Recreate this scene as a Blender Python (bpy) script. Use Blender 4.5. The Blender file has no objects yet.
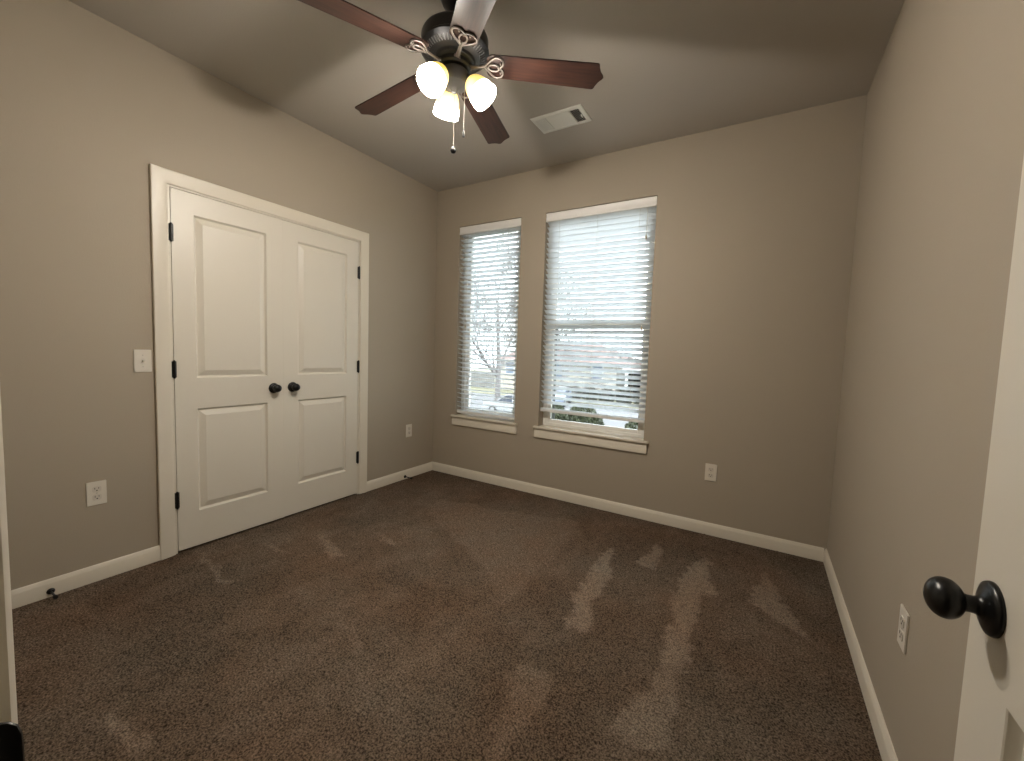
import bpy, bmesh, math, random
from mathutils import Vector, Matrix, noise
random.seed(7)
S = bpy.context.scene
COL = S.collection
PI = math.pi

# ------------------------------------------------------------------ camera, world, exposure
cam_d = bpy.data.cameras.new('camera'); cam = bpy.data.objects.new('camera', cam_d); COL.objects.link(cam)
cam_d.sensor_fit = 'HORIZONTAL'; cam_d.sensor_width = 36.0
cam_d.lens = 412.346 * 36.0 / 1024.0
cam_d.clip_start = 0.01; cam_d.clip_end = 300
_r = Vector((0.85342976, 0.52012547, 0.03357295)); _u = Vector((-0.06484327, 0.04204107, 0.99700948))
_f = Vector((-0.51715858, 0.85305454, -0.06960574))
M4 = Matrix((_r, _u, -_f)).transposed().to_4x4(); M4.translation = Vector((2.7989, -3.1126, 1.2205))
cam.matrix_world = M4
S.camera = cam

W = bpy.data.worlds.new('overcast_sky'); S.world = W; W.use_nodes = True
wn = W.node_tree.nodes; wl = W.node_tree.links
bg = wn['Background']
tc = wn.new('ShaderNodeTexCoord'); nz = wn.new('ShaderNodeTexNoise'); nz.inputs['Scale'].default_value = 2.0; nz.inputs['Detail'].default_value = 4
rp = wn.new('ShaderNodeValToRGB')
rp.color_ramp.elements[0].position = .35; rp.color_ramp.elements[0].color = (.80, .86, .93, 1)
rp.color_ramp.elements[1].position = .70; rp.color_ramp.elements[1].color = (.97, .98, 1, 1)
wl.new(tc.outputs['Generated'], nz.inputs['Vector']); wl.new(nz.outputs['Fac'], rp.inputs['Fac']); wl.new(rp.outputs['Color'], bg.inputs['Color'])
bg.inputs['Strength'].default_value = 7.5

LAMP_W = 34.0          # one bulb
SHADE_E = 56.0         # glow of a lit glass shade
LAMP_COL = (1.0, .92, .82)

S.view_settings.view_transform = 'Standard'; S.view_settings.look = 'None'
S.view_settings.exposure = 0.10; S.view_settings.gamma = 1.0; S.view_settings.use_curve_mapping = False
S.cycles.use_denoising = True
S.cycles.max_bounces = 10; S.cycles.diffuse_bounces = 6; S.cycles.transparent_max_bounces = 16
S.cycles.sample_clamp_indirect = 6.0
S.cycles.caustics_reflective = False; S.cycles.caustics_refractive = False

# ------------------------------------------------------------------ dimensions (metres)
RW, RH, YF = 3.205, 2.742, -3.0625          # room width, height, inner face of the front (entry) wall; back wall at y = 0
BBH, BBT = .083, .013

# ------------------------------------------------------------------ materials
def mat(name, col, rough=.6, metal=0, spec=.5, bump=None, vary=None, coat=0, emit=None):
    m = bpy.data.materials.new(name); m.use_nodes = True
    N = m.node_tree.nodes; L = m.node_tree.links; b = N['Principled BSDF']
    b.inputs['Base Color'].default_value = (*col, 1); b.inputs['Roughness'].default_value = rough
    b.inputs['Metallic'].default_value = metal; b.inputs['Specular IOR Level'].default_value = spec
    b.inputs['Coat Weight'].default_value = coat
    if bump or vary:
        t = N.new('ShaderNodeTexCoord')
    if bump:
        sc, st = bump
        n = N.new('ShaderNodeTexNoise'); n.inputs['Scale'].default_value = sc; n.inputs['Detail'].default_value = 3
        bp = N.new('ShaderNodeBump'); bp.inputs['Strength'].default_value = st; bp.inputs['Distance'].default_value = .002
        L.new(t.outputs['Object'], n.inputs['Vector']); L.new(n.outputs['Fac'], bp.inputs['Height']); L.new(bp.outputs['Normal'], b.inputs['Normal'])
    if vary:
        sc, c2 = vary
        n = N.new('ShaderNodeTexNoise'); n.inputs['Scale'].default_value = sc; n.inputs['Detail'].default_value = 5
        x = N.new('ShaderNodeMix'); x.data_type = 'RGBA'
        x.inputs[6].default_value = (*col, 1); x.inputs[7].default_value = (*c2, 1)
        L.new(t.outputs['Object'], n.inputs['Vector']); L.new(n.outputs['Fac'], x.inputs[0]); L.new(x.outputs[2], b.inputs['Base Color'])
    if emit:
        b.inputs['Emission Color'].default_value = (*emit[0], 1); b.inputs['Emission Strength'].default_value = emit[1]
    return m

m_wall = mat('greige_wall_paint', (.365, .315, .245), .75, bump=(160, .25))
m_ceil = mat('ceiling_paint', (.43, .395, .345), .85, bump=(120, .3))
m_trim = mat('white_trim_paint', (.66, .61, .51), .38, bump=(60, .05))
m_door = mat('white_door_paint', (.66, .62, .53), .40, bump=(90, .06))
m_black = mat('black_bronze', (.004, .004, .004), .3, spec=.35)
m_rubber = mat('black_rubber', (.005, .005, .005), .6, spec=.3)
m_plate = mat('white_plastic', (.68, .64, .56), .35)
m_recept = mat('receptacle_plastic', (.60, .56, .49), .4)
m_slot = mat('dark_slot', (.02, .018, .015), .8)
m_screw = mat('plate_screw', (.5, .47, .42), .35, metal=.5)
m_vinyl = mat('window_vinyl', (.78, .77, .73), .4)
m_screenf = mat('dark_screen_frame', (.05, .055, .06), .5)
m_slat = mat('blind_slat', (.80, .79, .76), .45)
def vinyl_slat():
    m = bpy.data.materials.new('thin_vinyl_slat'); m.use_nodes = True
    N = m.node_tree.nodes; L = m.node_tree.links; b = N['Principled BSDF']
    b.inputs['Base Color'].default_value = (.86, .87, .87, 1); b.inputs['Roughness'].default_value = .45
    t = N.new('ShaderNodeBsdfTranslucent'); t.inputs['Color'].default_value = (.90, .93, .95, 1)
    x = N.new('ShaderNodeMixShader'); x.inputs[0].default_value = .70
    L.new(b.outputs[0], x.inputs[1]); L.new(t.outputs[0], x.inputs[2]); L.new(x.outputs[0], N['Material Output'].inputs['Surface'])
    return m
m_thin = vinyl_slat()
m_cord = mat('blind_cord', (.7, .68, .62), .8)
m_tassel = mat('cord_tassel', (.55, .48, .36), .5)
m_housing = mat('fan_housing', (.018, .018, .02), .38, metal=.3)
m_pewter = mat('iron_pewter', (.17, .15, .135), .42, metal=.6)
m_rib = mat('vent_rib_grey', (.10, .10, .10), .5, metal=.3)
m_kit = mat('light_kit_grey', (.10, .10, .105), .45, metal=.3)
m_fob = mat('pull_fob', (.006, .005, .005), .55, spec=.2)
m_chain = mat('pull_chain', (.26, .24, .21), .5, metal=.3)
m_vent = mat('register_white', (.74, .74, .68), .45)
m_ventin = mat('register_grey', (.50, .49, .44), .6)
m_dark = mat('dark_void', (.01, .01, .01), .9)
m_steel = mat('strike_bronze', (.012, .011, .010), .35, metal=.4)

def wood_mat():
    m = bpy.data.materials.new('fan_blade_wood'); m.use_nodes = True
    N = m.node_tree.nodes; L = m.node_tree.links; b = N['Principled BSDF']
    t = N.new('ShaderNodeTexCoord'); mp = N.new('ShaderNodeMapping'); mp.inputs['Scale'].default_value = (2.2, 26, 26)
    n = N.new('ShaderNodeTexNoise'); n.inputs['Scale'].default_value = 3; n.inputs['Detail'].default_value = 6; n.inputs['Distortion'].default_value = .6
    r = N.new('ShaderNodeValToRGB')
    r.color_ramp.elements[0].position = .3; r.color_ramp.elements[0].color = (.009, .0045, .0040, 1)
    r.color_ramp.elements[1].position = .75; r.color_ramp.elements[1].color = (.040, .0165, .0105, 1)
    L.new(t.outputs['Object'], mp.inputs['Vector']); L.new(mp.outputs['Vector'], n.inputs['Vector']); L.new(n.outputs['Fac'], r.inputs['Fac']); L.new(r.outputs['Color'], b.inputs['Base Color'])
    b.inputs['Roughness'].default_value = .38; b.inputs['Specular IOR Level'].default_value = .32
    return m
m_wood = wood_mat()

def shade_mat():
    # lit scavo glass: amber fused into the neck, frosted white bell
    m = bpy.data.materials.new('lit_amber_glass'); m.use_nodes = True
    N = m.node_tree.nodes; L = m.node_tree.links; b = N['Principled BSDF']
    t = N.new('ShaderNodeTexCoord'); s = N.new('ShaderNodeSeparateXYZ'); L.new(t.outputs['Object'], s.inputs[0])
    mr = N.new('ShaderNodeMapRange'); mr.inputs[1].default_value = .052; mr.inputs[2].default_value = .072
    L.new(s.outputs['Z'], mr.inputs[0])                # local z: 0 at the neck, .115 at the rim
    c = N.new('ShaderNodeMix'); c.data_type = 'RGBA'
    c.inputs[6].default_value = (1, .70, .12, 1); c.inputs[7].default_value = (*LAMP_COL, 1)
    e = N.new('ShaderNodeMapRange'); e.inputs[3].default_value = .95; e.inputs[4].default_value = SHADE_E
    pw = N.new('ShaderNodeMath'); pw.operation = 'POWER'; pw.inputs[1].default_value = 3.0; L.new(mr.outputs[0], pw.inputs[0])
    L.new(mr.outputs[0], c.inputs[0]); L.new(pw.outputs[0], e.inputs[0])
    b.inputs['Base Color'].default_value = (.75, .68, .5, 1); b.inputs['Roughness'].default_value = .35
    L.new(c.outputs[2], b.inputs['Emission Color']); L.new(e.outputs[0], b.inputs['Emission Strength'])
    return m
m_shade = shade_mat()
m_bulb = mat('lit_bulb', (.9, .85, .75), .4, emit=(LAMP_COL, 25))

def glass_mat():
    m = bpy.data.materials.new('window_glass'); m.use_nodes = True
    N = m.node_tree.nodes; L = m.node_tree.links; N.remove(N['Principled BSDF'])
    tr = N.new('ShaderNodeBsdfTransparent'); tr.inputs['Color'].default_value = (.94, .97, .96, 1)
    gl = N.new('ShaderNodeBsdfGlossy'); gl.inputs['Roughness'].default_value = .02
    fr = N.new('ShaderNodeFresnel'); fr.inputs['IOR'].default_value = 1.45
    mx = N.new('ShaderNodeMixShader')
    L.new(fr.outputs[0], mx.inputs[0]); L.new(tr.outputs[0], mx.inputs[1]); L.new(gl.outputs[0], mx.inputs[2])
    L.new(mx.outputs[0], N['Material Output'].inputs['Surface'])
    return m
m_glass = glass_mat()

def carpet_mat():
    m = bpy.data.materials.new('brown_carpet'); m.use_nodes = True
    N = m.node_tree.nodes; L = m.node_tree.links; b = N['Principled BSDF']
    t = N.new('ShaderNodeTexCoord')
    a = N.new('ShaderNodeAttribute'); a.attribute_name = 'nap'
    n1 = N.new('ShaderNodeTexNoise'); n1.inputs['Scale'].default_value = 165; n1.inputs['Detail'].default_value = 3
    r1 = N.new('ShaderNodeValToRGB')
    r1.color_ramp.elements[0].position = .34; r1.color_ramp.elements[0].color = (.024, .018, .013, 1)
    r1.color_ramp.elements[1].position = .68; r1.color_ramp.elements[1].color = (.178, .140, .106, 1)
    r2 = N.new('ShaderNodeValToRGB')
    r2.color_ramp.elements[0].position = .30; r2.color_ramp.elements[0].color = (.080, .064, .050, 1)
    r2.color_ramp.elements[1].position = .68; r2.color_ramp.elements[1].color = (.350, .286, .228, 1)
    mx = N.new('ShaderNodeMix'); mx.data_type = 'RGBA'
    L.new(t.outputs['Object'], n1.inputs['Vector']); L.new(n1.outputs['Fac'], r1.inputs['Fac']); L.new(n1.outputs['Fac'], r2.inputs['Fac'])
    L.new(a.outputs['Fac'], mx.inputs[0]); L.new(r1.outputs['Color'], mx.inputs[6]); L.new(r2.outputs['Color'], mx.inputs[7])
    n3 = N.new('ShaderNodeTexNoise'); n3.inputs['Scale'].default_value = 1.5; n3.inputs['Detail'].default_value = 5; n3.inputs['Roughness'].default_value = .6
    r3 = N.new('ShaderNodeValToRGB')
    r3.color_ramp.elements[0].position = .36; r3.color_ramp.elements[0].color = (1.0, 1.0, .98, 1)
    r3.color_ramp.elements[1].position = .64; r3.color_ramp.elements[1].color = (1.0, .86, .76, 1)
    ml = N.new('ShaderNodeMix'); ml.data_type = 'RGBA'; ml.blend_type = 'MULTIPLY'; ml.inputs[0].default_value = 1.0
    L.new(t.outputs['Object'], n3.inputs['Vector']); L.new(n3.outputs['Fac'], r3.inputs['Fac'])
    L.new(mx.outputs[2], ml.inputs[6]); L.new(r3.outputs['Color'], ml.inputs[7])
    L.new(ml.outputs[2], b.inputs['Base Color'])
    b.inputs['Roughness'].default_value = .95; b.inputs['Specular IOR Level'].default_value = .05
    bp = N.new('ShaderNodeBump'); bp.inputs['Strength'].default_value = 1.0; bp.inputs['Distance'].default_value = .007
    L.new(n1.outputs['Fac'], bp.inputs['Height']); L.new(bp.outputs['Normal'], b.inputs['Normal'])
    return m
m_carpet = carpet_mat()

# exterior
m_lawn = mat('winter_lawn', (0.144, 0.1408, 0.08), .95, vary=(1.2, (0.24, 0.224, 0.16)))
m_road = mat('asphalt', (0.12, 0.12, 0.1248), .9, vary=(.6, (0.16, 0.16, 0.168)))
m_path = mat('concrete_path', (0.256, 0.256, 0.248), .9)
m_siding = mat('beige_siding', (0.432, 0.4, 0.352), .7)
m_roof = mat('brown_shingle_roof', (0.16, 0.104, 0.096), .9, vary=(4, (0.24, 0.168, 0.16)))
m_hwin = mat('house_window_glass', (0.128, 0.16, 0.224), .15)
m_white = mat('white_house_trim', (0.64, 0.64, 0.624), .5)
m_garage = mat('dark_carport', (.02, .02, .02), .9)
m_bark = mat('grey_bark', (0.136, 0.1248, 0.1216), .9, vary=(8, (0.224, 0.208, 0.2048)))
m_leafg = mat('evergreen_leaf', (.012, .017, .007), .7, vary=(9, (.05, .06, .02)))
m_hedge = mat('hedge_leaf', (.018, .022, .013), .8, vary=(6, (.05, .046, .028)))
m_fence = mat('grey_board_fence', (0.16, 0.152, 0.144), .9, vary=(3, (0.24, 0.232, 0.224)))
m_carw = mat('silver_car_paint', (0.352, 0.36, 0.376), .25, coat=.5)
m_carb = mat('pale_blue_car_paint', (0.272, 0.32, 0.416), .25, coat=.5)
m_carg = mat('car_glass', (.06, .07, .10), .08)
m_tyre = mat('tyre', (.03, .03, .03), .8)
m_lampr = mat('tail_lamp_red', (.6, .05, .05), .3)
m_hub = mat('wheel_hub', (.5, .5, .52), .3, metal=.7)

# ------------------------------------------------------------------ mesh helpers
class MB:
    """collects shapes and links them as ONE mesh object"""
    def __init__(s): s.bm = bmesh.new()
    def box(s, x0, x1, y0, y1, z0, z1, bev=0, seg=2):
        b = bmesh.new()
        vs = [b.verts.new((x, y, z)) for z in (z0, z1) for y in (y0, y1) for x in (x0, x1)]
        for f in ((0, 2, 3, 1), (4, 5, 7, 6), (0, 1, 5, 4), (2, 6, 7, 3), (0, 4, 6, 2), (1, 3, 7, 5)):
            b.faces.new([vs[i] for i in f])
        if bev: bmesh.ops.bevel(b, geom=b.edges[:], offset=bev, segments=seg, affect='EDGES', profile=.5)
        s._merge(b); return s
    def _merge(s, b, mx=None):
        if mx is not None: bmesh.ops.transform(b, matrix=mx, verts=b.verts)
        me = bpy.data.meshes.new('t'); b.to_mesh(me); b.free(); s.bm.from_mesh(me); bpy.data.meshes.remove(me)
    def prism(s, poly, depth, mx=None, bev=0):
        """poly in xy extruded along +z by depth, then moved by mx"""
        b = bmesh.new()
        lo = [b.verts.new((x, y, 0)) for x, y in poly]; hi = [b.verts.new((x, y, depth)) for x, y in poly]
        n = len(poly)
        b.faces.new(lo[::-1]); b.faces.new(hi)
        for i in range(n): b.faces.new((lo[i], lo[(i+1) % n], hi[(i+1) % n], hi[i]))
        bmesh.ops.recalc_face_normals(b, faces=b.faces)
        if bev: bmesh.ops.bevel(b, geom=b.edges[:], offset=bev, segments=2, affect='EDGES')
        s._merge(b, mx); return s
    def lathe(s, prof, n=32, mx=None, sx=1, sy=1, cap=True):
        """prof: (radius, z) pairs turned round z"""
        b = bmesh.new(); rings = []
        for r, z in prof:
            if r < 1e-6: rings.append([b.verts.new((0, 0, z))])
            else: rings.append([b.verts.new((r*math.cos(2*PI*i/n)*sx, r*math.sin(2*PI*i/n)*sy, z)) for i in range(n)])
        for A, B in zip(rings, rings[1:]):
            for i in range(n):
                j = (i+1) % n
                if len(A) == 1 and len(B) == 1: continue
                if len(A) == 1: b.faces.new((A[0], B[j], B[i]))
                elif len(B) == 1: b.faces.new((A[i], A[j], B[0]))
                else: b.faces.new((A[i], A[j], B[j], B[i]))
        if cap:
            for R_ in (rings[0], rings[-1]):
                if len(R_) > 1: b.faces.new(R_)
        bmesh.ops.recalc_face_normals(b, faces=b.faces)
        s._merge(b, mx); return s
    def tube(s, pts, rad, n=8, closed=False, flat=1.0, cap=True):
        pts = [Vector(p) for p in pts]; b = bmesh.new(); rings = []; m = len(pts); up = None
        for i, p in enumerate(pts):
            if closed: t = pts[(i+1) % m] - pts[i-1]
            else: t = pts[min(i+1, m-1)] - pts[max(i-1, 0)]
            t.normalize()
            if up is None: up = Vector((0, 0, 1)) if abs(t.z) < .9 else Vector((1, 0, 0))
            sd = t.cross(up).normalized(); u2 = sd.cross(t).normalized()
            r = rad[i] if isinstance(rad, (list, tuple)) else rad
            rings.append([b.verts.new(p + sd*r*math.cos(2*PI*k/n) + u2*r*flat*math.sin(2*PI*k/n)) for k in range(n)])
        prs = list(zip(rings, rings[1:])) + ([(rings[-1], rings[0])] if closed else [])
        for A, B in prs:
            for k in range(n): b.faces.new((A[k], A[(k+1) % n], B[(k+1) % n], B[k]))
        if cap and not closed: b.faces.new(rings[0][::-1]); b.faces.new(rings[-1])
        s._merge(b); return s
    def sweep(s, prof, path, mitre):
        """prof: (across, out) pairs; path: corner points with mitre vectors: vertex = corner + across*mitre + out*normal"""
        b = bmesh.new(); rings = []
        for P, (A, O) in zip(path, mitre):
            rings.append([b.verts.new(Vector(P) + Vector(A)*a + Vector(O)*o) for a, o in prof])
        n = len(prof)
        for A, B in zip(rings, rings[1:]):
            for k in range(n): b.faces.new((A[k], A[(k+1) % n], B[(k+1) % n], B[k]))
        b.faces.new(rings[0][::-1]); b.faces.new(rings[-1])
        bmesh.ops.recalc_face_normals(b, faces=b.faces)
        s._merge(b); return s
    def build(s, name, m, parent=None, smooth=None, loc=None, rot=None):
        me = bpy.data.meshes.new(name)
        if smooth is not None:
            for f in s.bm.faces: f.smooth = True
            for e in s.bm.edges:
                if len(e.link_faces) == 2 and e.calc_face_angle(0) > math.radians(smooth): e.smooth = False
        s.bm.to_mesh(me); s.bm.free(); me.materials.append(m)
        o = bpy.data.objects.new(name, me); COL.objects.link(o)
        if parent: o.parent = parent
        if loc: o.location = loc
        if rot: o.rotation_euler = rot
        return o

def tag(o, label=None, cat=None, group=None, kind=None):
    if label: o['label'] = label
    if cat: o['category'] = cat
    if group: o['group'] = group
    if kind: o['kind'] = kind
    return o
def thing(name, label, cat, loc=(0, 0, 0), rz=0, group=None):
    o = bpy.data.objects.new(name, None); COL.objects.link(o); o.location = loc; o.rotation_euler = (0, 0, rz)
    o.empty_display_size = .1
    return tag(o, label, cat, group)
def struct(o): o['kind'] = 'structure'; return o
def snode(name, loc=(0, 0, 0)):
    o = bpy.data.objects.new(name, None); COL.objects.link(o); o.location = loc; o['kind'] = 'structure'; return o
def copy_tree(o, parent=None):
    c = o.copy(); COL.objects.link(c)
    if parent: c.parent = parent
    for ch in list(o.children): copy_tree(ch, c)
    return c
def rotX(a): return Matrix.Rotation(a, 4, 'X')
def rotY(a): return Matrix.Rotation(a, 4, 'Y')
def rotZ(a): return Matrix.Rotation(a, 4, 'Z')
def tr(x, y, z): return Matrix.Translation((x, y, z))

# ------------------------------------------------------------------ SETTING: floor, walls, ceiling
def tiles(rect, holes):
    """split rect (a0,a1,b0,b1) round holes into solid tiles"""
    A = sorted({rect[0], rect[1], *[h[0] for h in holes], *[h[1] for h in holes]})
    B = sorted({rect[2], rect[3], *[h[2] for h in holes], *[h[3] for h in holes]})
    for a0, a1 in zip(A, A[1:]):
        run = None
        for b0, b1 in zip(B, B[1:]):
            am, bm_ = (a0+a1)/2, (b0+b1)/2
            inside = any(h[0] < am < h[1] and h[2] < bm_ < h[3] for h in holes)
            if inside:
                if run: yield (a0, a1, *run); run = None
            else: run = (run[0], b1) if run else (b0, b1)
        if run: yield (a0, a1, *run)

WT = .15
WIN_L = (.281, .951, .594, 2.374); WIN_R = (1.188, 2.075, .594, 2.374)
mb = MB()
for a0, a1, b0, b1 in tiles((-.9, RW+.12, -.02, RH), [(WIN_L[0], WIN_L[1], .575, WIN_L[3]), (WIN_R[0], WIN_R[1], .575, WIN_R[3])]):
    mb.box(a0, a1, 0, WT, b0, b1)
struct(mb.build('wall_back', m_wall))

DY0, DY1, DZ = -2.131, -.906, 2.049       # closet jamb opening
JT = .018
mb = MB()
for a0, a1, b0, b1 in tiles((YF-1.35, 0, -.02, RH), [(DY0-JT, DY1+JT, -.021, DZ+JT)]):
    mb.box(-.12, 0, a0, a1, b0, b1)
struct(mb.build('wall_left', m_wall))
struct(MB().box(RW, RW+.12, YF-1.35, 0, -.02, RH).build('wall_right', m_wall))

EX0, EX1, EZ = 2.345, 3.115, 2.05         # entry door opening between the jambs
mb = MB()
for a0, a1, b0, b1 in tiles((0, RW, -.02, RH), [(EX0-JT, EX1+JT, -.021, EZ+JT)]):
    mb.box(a0, a1, YF-.115, YF, b0, b1)
struct(mb.build('wall_front', m_wall))
struct(MB().box(-.02, RW+.12, YF-1.47, YF-1.35, -.02, RH).build('wall_hall', m_wall))
mb = MB(); mb.box(-.9, -.78, -2.5, -.0, -.02, RH); mb.box(-.78, -.12, -2.62, -2.5, -.02, RH)
struct(mb.build('wall_closet', m_wall))
struct(MB().box(-.9, RW+.12, YF-1.47, WT, RH, RH+.1).build('ceiling', m_ceil))

# carpet: one continuous pile surface, with the nap the vacuum left
NAP = [
 (.95, [(2.058,-.555),(2.033,-1.067),(2.123,-1.482),(2.199,-1.393),(2.169,-1.154),(2.143,-.844)]),
 (.8, [(2.305,-.299),(2.227,-.708),(2.356,-.708)]),
 (1., [(2.582,-.371),(2.461,-.771),(2.541,-1.435),(2.601,-1.424),(2.607,-.993),(2.608,-.828),(2.665,-.804)]),
 (.9, [(2.89,-.323),(2.81,-.739),(2.925,-.86),(3.061,-.957),(2.961,-.611)]),
 (.40, [(1.739,-.336),(.596,-.591),(.736,-.853),(1.589,-1.29),(1.801,-1.499),(1.795,-.889)]),
 (.7, [(2.541,-1.435),(2.601,-1.424),(2.624,-1.662),(2.614,-1.844),(2.438,-1.847),(2.486,-1.684)]),
 (.4, [(2.878,-.892),(2.914,-.947),(2.916,-1.325),(2.878,-1.35)]),
 (.45, [(2.036,-1.742),(2.203,-1.746),(2.236,-2.107),(2.166,-2.153)]),
 (.9, [(.017,-2.073),(.063,-2.052),(.569,-2.098),(.549,-2.125)]),
 (.85, [(.268,-1.761),(.521,-1.774),(.539,-1.796),(.3,-1.801)]),
 (.8, [(.293,-1.492),(.785,-1.589),(.734,-1.681)]),
 (.85, [(.548,-1.254),(.933,-1.333),(.922,-1.385)]),
 (.7, [(.131,-2.59),(.258,-2.574),(.433,-2.584),(.311,-2.604)]),
 (.7, [(1.007,-2.711),(1.109,-2.661),(1.313,-2.684),(1.241,-2.717)]),
 (.45, [(1.118,-1.987),(1.177,-1.947),(1.543,-2.032),(1.492,-2.066)]),
]
def inpoly(x, y, P):
    c = False; j = len(P)-1
    for i in range(len(P)):
        if (P[i][1] > y) != (P[j][1] > y) and x < (P[j][0]-P[i][0])*(y-P[i][1])/(P[j][1]-P[i][1])+P[i][0]: c = not c
        j = i
    return c
NAPB = [(v, P, min(p[0] for p in P)-.1, max(p[0] for p in P)+.1, min(p[1] for p in P)-.1, max(p[1] for p in P)+.1) for v, P in NAP]
JIT = [(0, 0)] + [(.009*math.cos(k*1.05), .009*math.sin(k*1.05)) for k in range(6)] + [(.018*math.cos(k*1.26+.4), .018*math.sin(k*1.26+.4)) for k in range(5)]
def nap_at(x, y):
    n2 = noise.noise((x*38, y*38, 3))
    dx = .035*noise.noise((x*7, y*7, 0)) + .022*noise.noise((x*22, y*22, 4)) + .02*n2
    dy = .035*noise.noise((x*7, y*7, 7)) + .022*noise.noise((x*22, y*22, 5)) + .02*noise.noise((x*38, y*38, 9))
    v = .12 + .24*noise.noise((x*1.6, y*1.6, 1)) + .20*noise.noise((x*5, y*3.5, 2)) + .16*noise.noise((x*14, y*9, 6))
    for a, P, x0, x1, y0, y1 in NAPB:
        if x0 < x < x1 and y0 < y < y1:
            c = sum(inpoly(x+dx+jx, y+dy+jy, P) for jx, jy in JIT)/len(JIT)
            v = max(v, c*a*(.85+.35*n2))
    return max(0, min(1, v))
def build_floor():
    st = .0085; x0, x1, y0, y1 = .0, RW, YF, 0.0
    nx = int((x1-x0)/st); ny = int((y1-y0)/st)
    vs = []; nap = []
    for j in range(ny+1):
        y = y0+(y1-y0)*j/ny
        for i in range(nx+1):
            x = x0+(x1-x0)*i/nx
            n = nap_at(x, y)
            h = .0055*noise.noise((x*75, y*75, 5)) + .003*noise.noise((x*22, y*22, 8)) + .002*n
            vs.append((x, y, h-.002)); nap.append(n)
    fs = [(j*(nx+1)+i, j*(nx+1)+i+1, (j+1)*(nx+1)+i+1, (j+1)*(nx+1)+i) for j in range(ny) for i in range(nx)]
    # plain runs of the same carpet: into the closet and out through the doorway, plus the slab underneath
    def quad(a, b, c, d, z=-.002):
        k = len(vs); vs.extend([(a, c, z), (b, c, z), (b, d, z), (a, d, z)]); nap.extend([.1]*4); fs.append((k, k+1, k+2, k+3))
    quad(-.78, 0, -2.5, 0); quad(0, RW, YF-1.35, YF); quad(-.9, RW+.12, YF-1.47, 0, -.022)
    me = bpy.data.meshes.new('floor'); me.from_pydata(vs, [], fs); me.materials.append(m_carpet)
    at = me.attributes.new('nap', 'FLOAT', 'POINT'); at.data.foreach_set('value', nap)
    me.polygons.foreach_set('use_smooth', [True]*len(me.polygons))
    o = bpy.data.objects.new('floor', me); COL.objects.link(o); return struct(o)
build_floor()

# baseboards
BBP = [(0, 0), (BBT, 0), (BBT, .062), (.011, .068), (.009, .072), (.0075, .078), (.004, BBH), (0, BBH)]
def baseboard(name, p0, p1, nrm, z0=0.0):
    n = Vector(nrm); mb = MB()
    mb.sweep([(z, o) for o, z in BBP], [p0, p1], [((0, 0, 1), n)]*2)
    return struct(mb.build(name, m_trim, smooth=40))
CW = .073                                  # casing width
bl0 = DY0-.012-CW; bl1 = DY1+.012+CW
mb = MB()
for a, b in ((YF, bl0), (bl1, 0)):
    mb.sweep([(z, o) for o, z in BBP], [(0, a, 0), (0, b, 0)], [((0, 0, 1), Vector((1, 0, 0)))]*2)
struct(mb.build('baseboard_left', m_trim, smooth=40))
baseboard('baseboard_back', (BBT, 0, 0), (RW-BBT, 0, 0), (0, -1, 0))
baseboard('baseboard_right', (RW, YF, 0), (RW, 0, 0), (-1, 0, 0))
baseboard('baseboard_front', (BBT, YF, 0), (EX0-.006-CW, YF, 0), (0, 1, 0))

# ------------------------------------------------------------------ closet double doors (left wall)
CASP = [(0, 0), (0, .0072), (.004, .0088), (.014, .0115), (.040, .0155), (.060, .0175), (.070, .0175), (CW, .0150), (CW, 0)]
def u_casing(lo, hi, top, plane, axis, nrm, z0=0):
    """door casing round an opening: sides and head mitred. axis 'x' or 'y' = direction along the wall"""
    def P(a, z): return (a, plane, z) if axis == 'x' else (plane, a, z)
    def D(a, z): return (a, 0, z) if axis == 'x' else (0, a, z)
    mb = MB()
    mb.sweep(CASP, [P(lo, z0), P(lo, top), P(hi, top), P(hi, z0)], [(D(-1, 0), nrm), (D(-1, 1), nrm), (D(1, 1), nrm), (D(1, 0), nrm)])
    return mb
cl = snode('trim_closet_doorway')
u_casing(DY0-.012, DY1+.012, DZ+.010, 0, 'y', (1, 0, 0)).build('casing', m_trim, cl, smooth=30)
mb = MB()
mb.box(-.12, 0, DY0-JT, DY0, 0, DZ+JT); mb.box(-.12, 0, DY1, DY1+JT, 0, DZ+JT); mb.box(-.12, 0, DY0, DY1, DZ, DZ+JT)
mb.box(-.075, -.04, DY0, DY0+.010, 0, DZ); mb.box(-.075, -.04, DY1-.010, DY1, 0, DZ); mb.box(-.075, -.04, DY0+.01, DY1-.01, DZ-.010, DZ)
mb.build('jamb', m_trim, cl)

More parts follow.
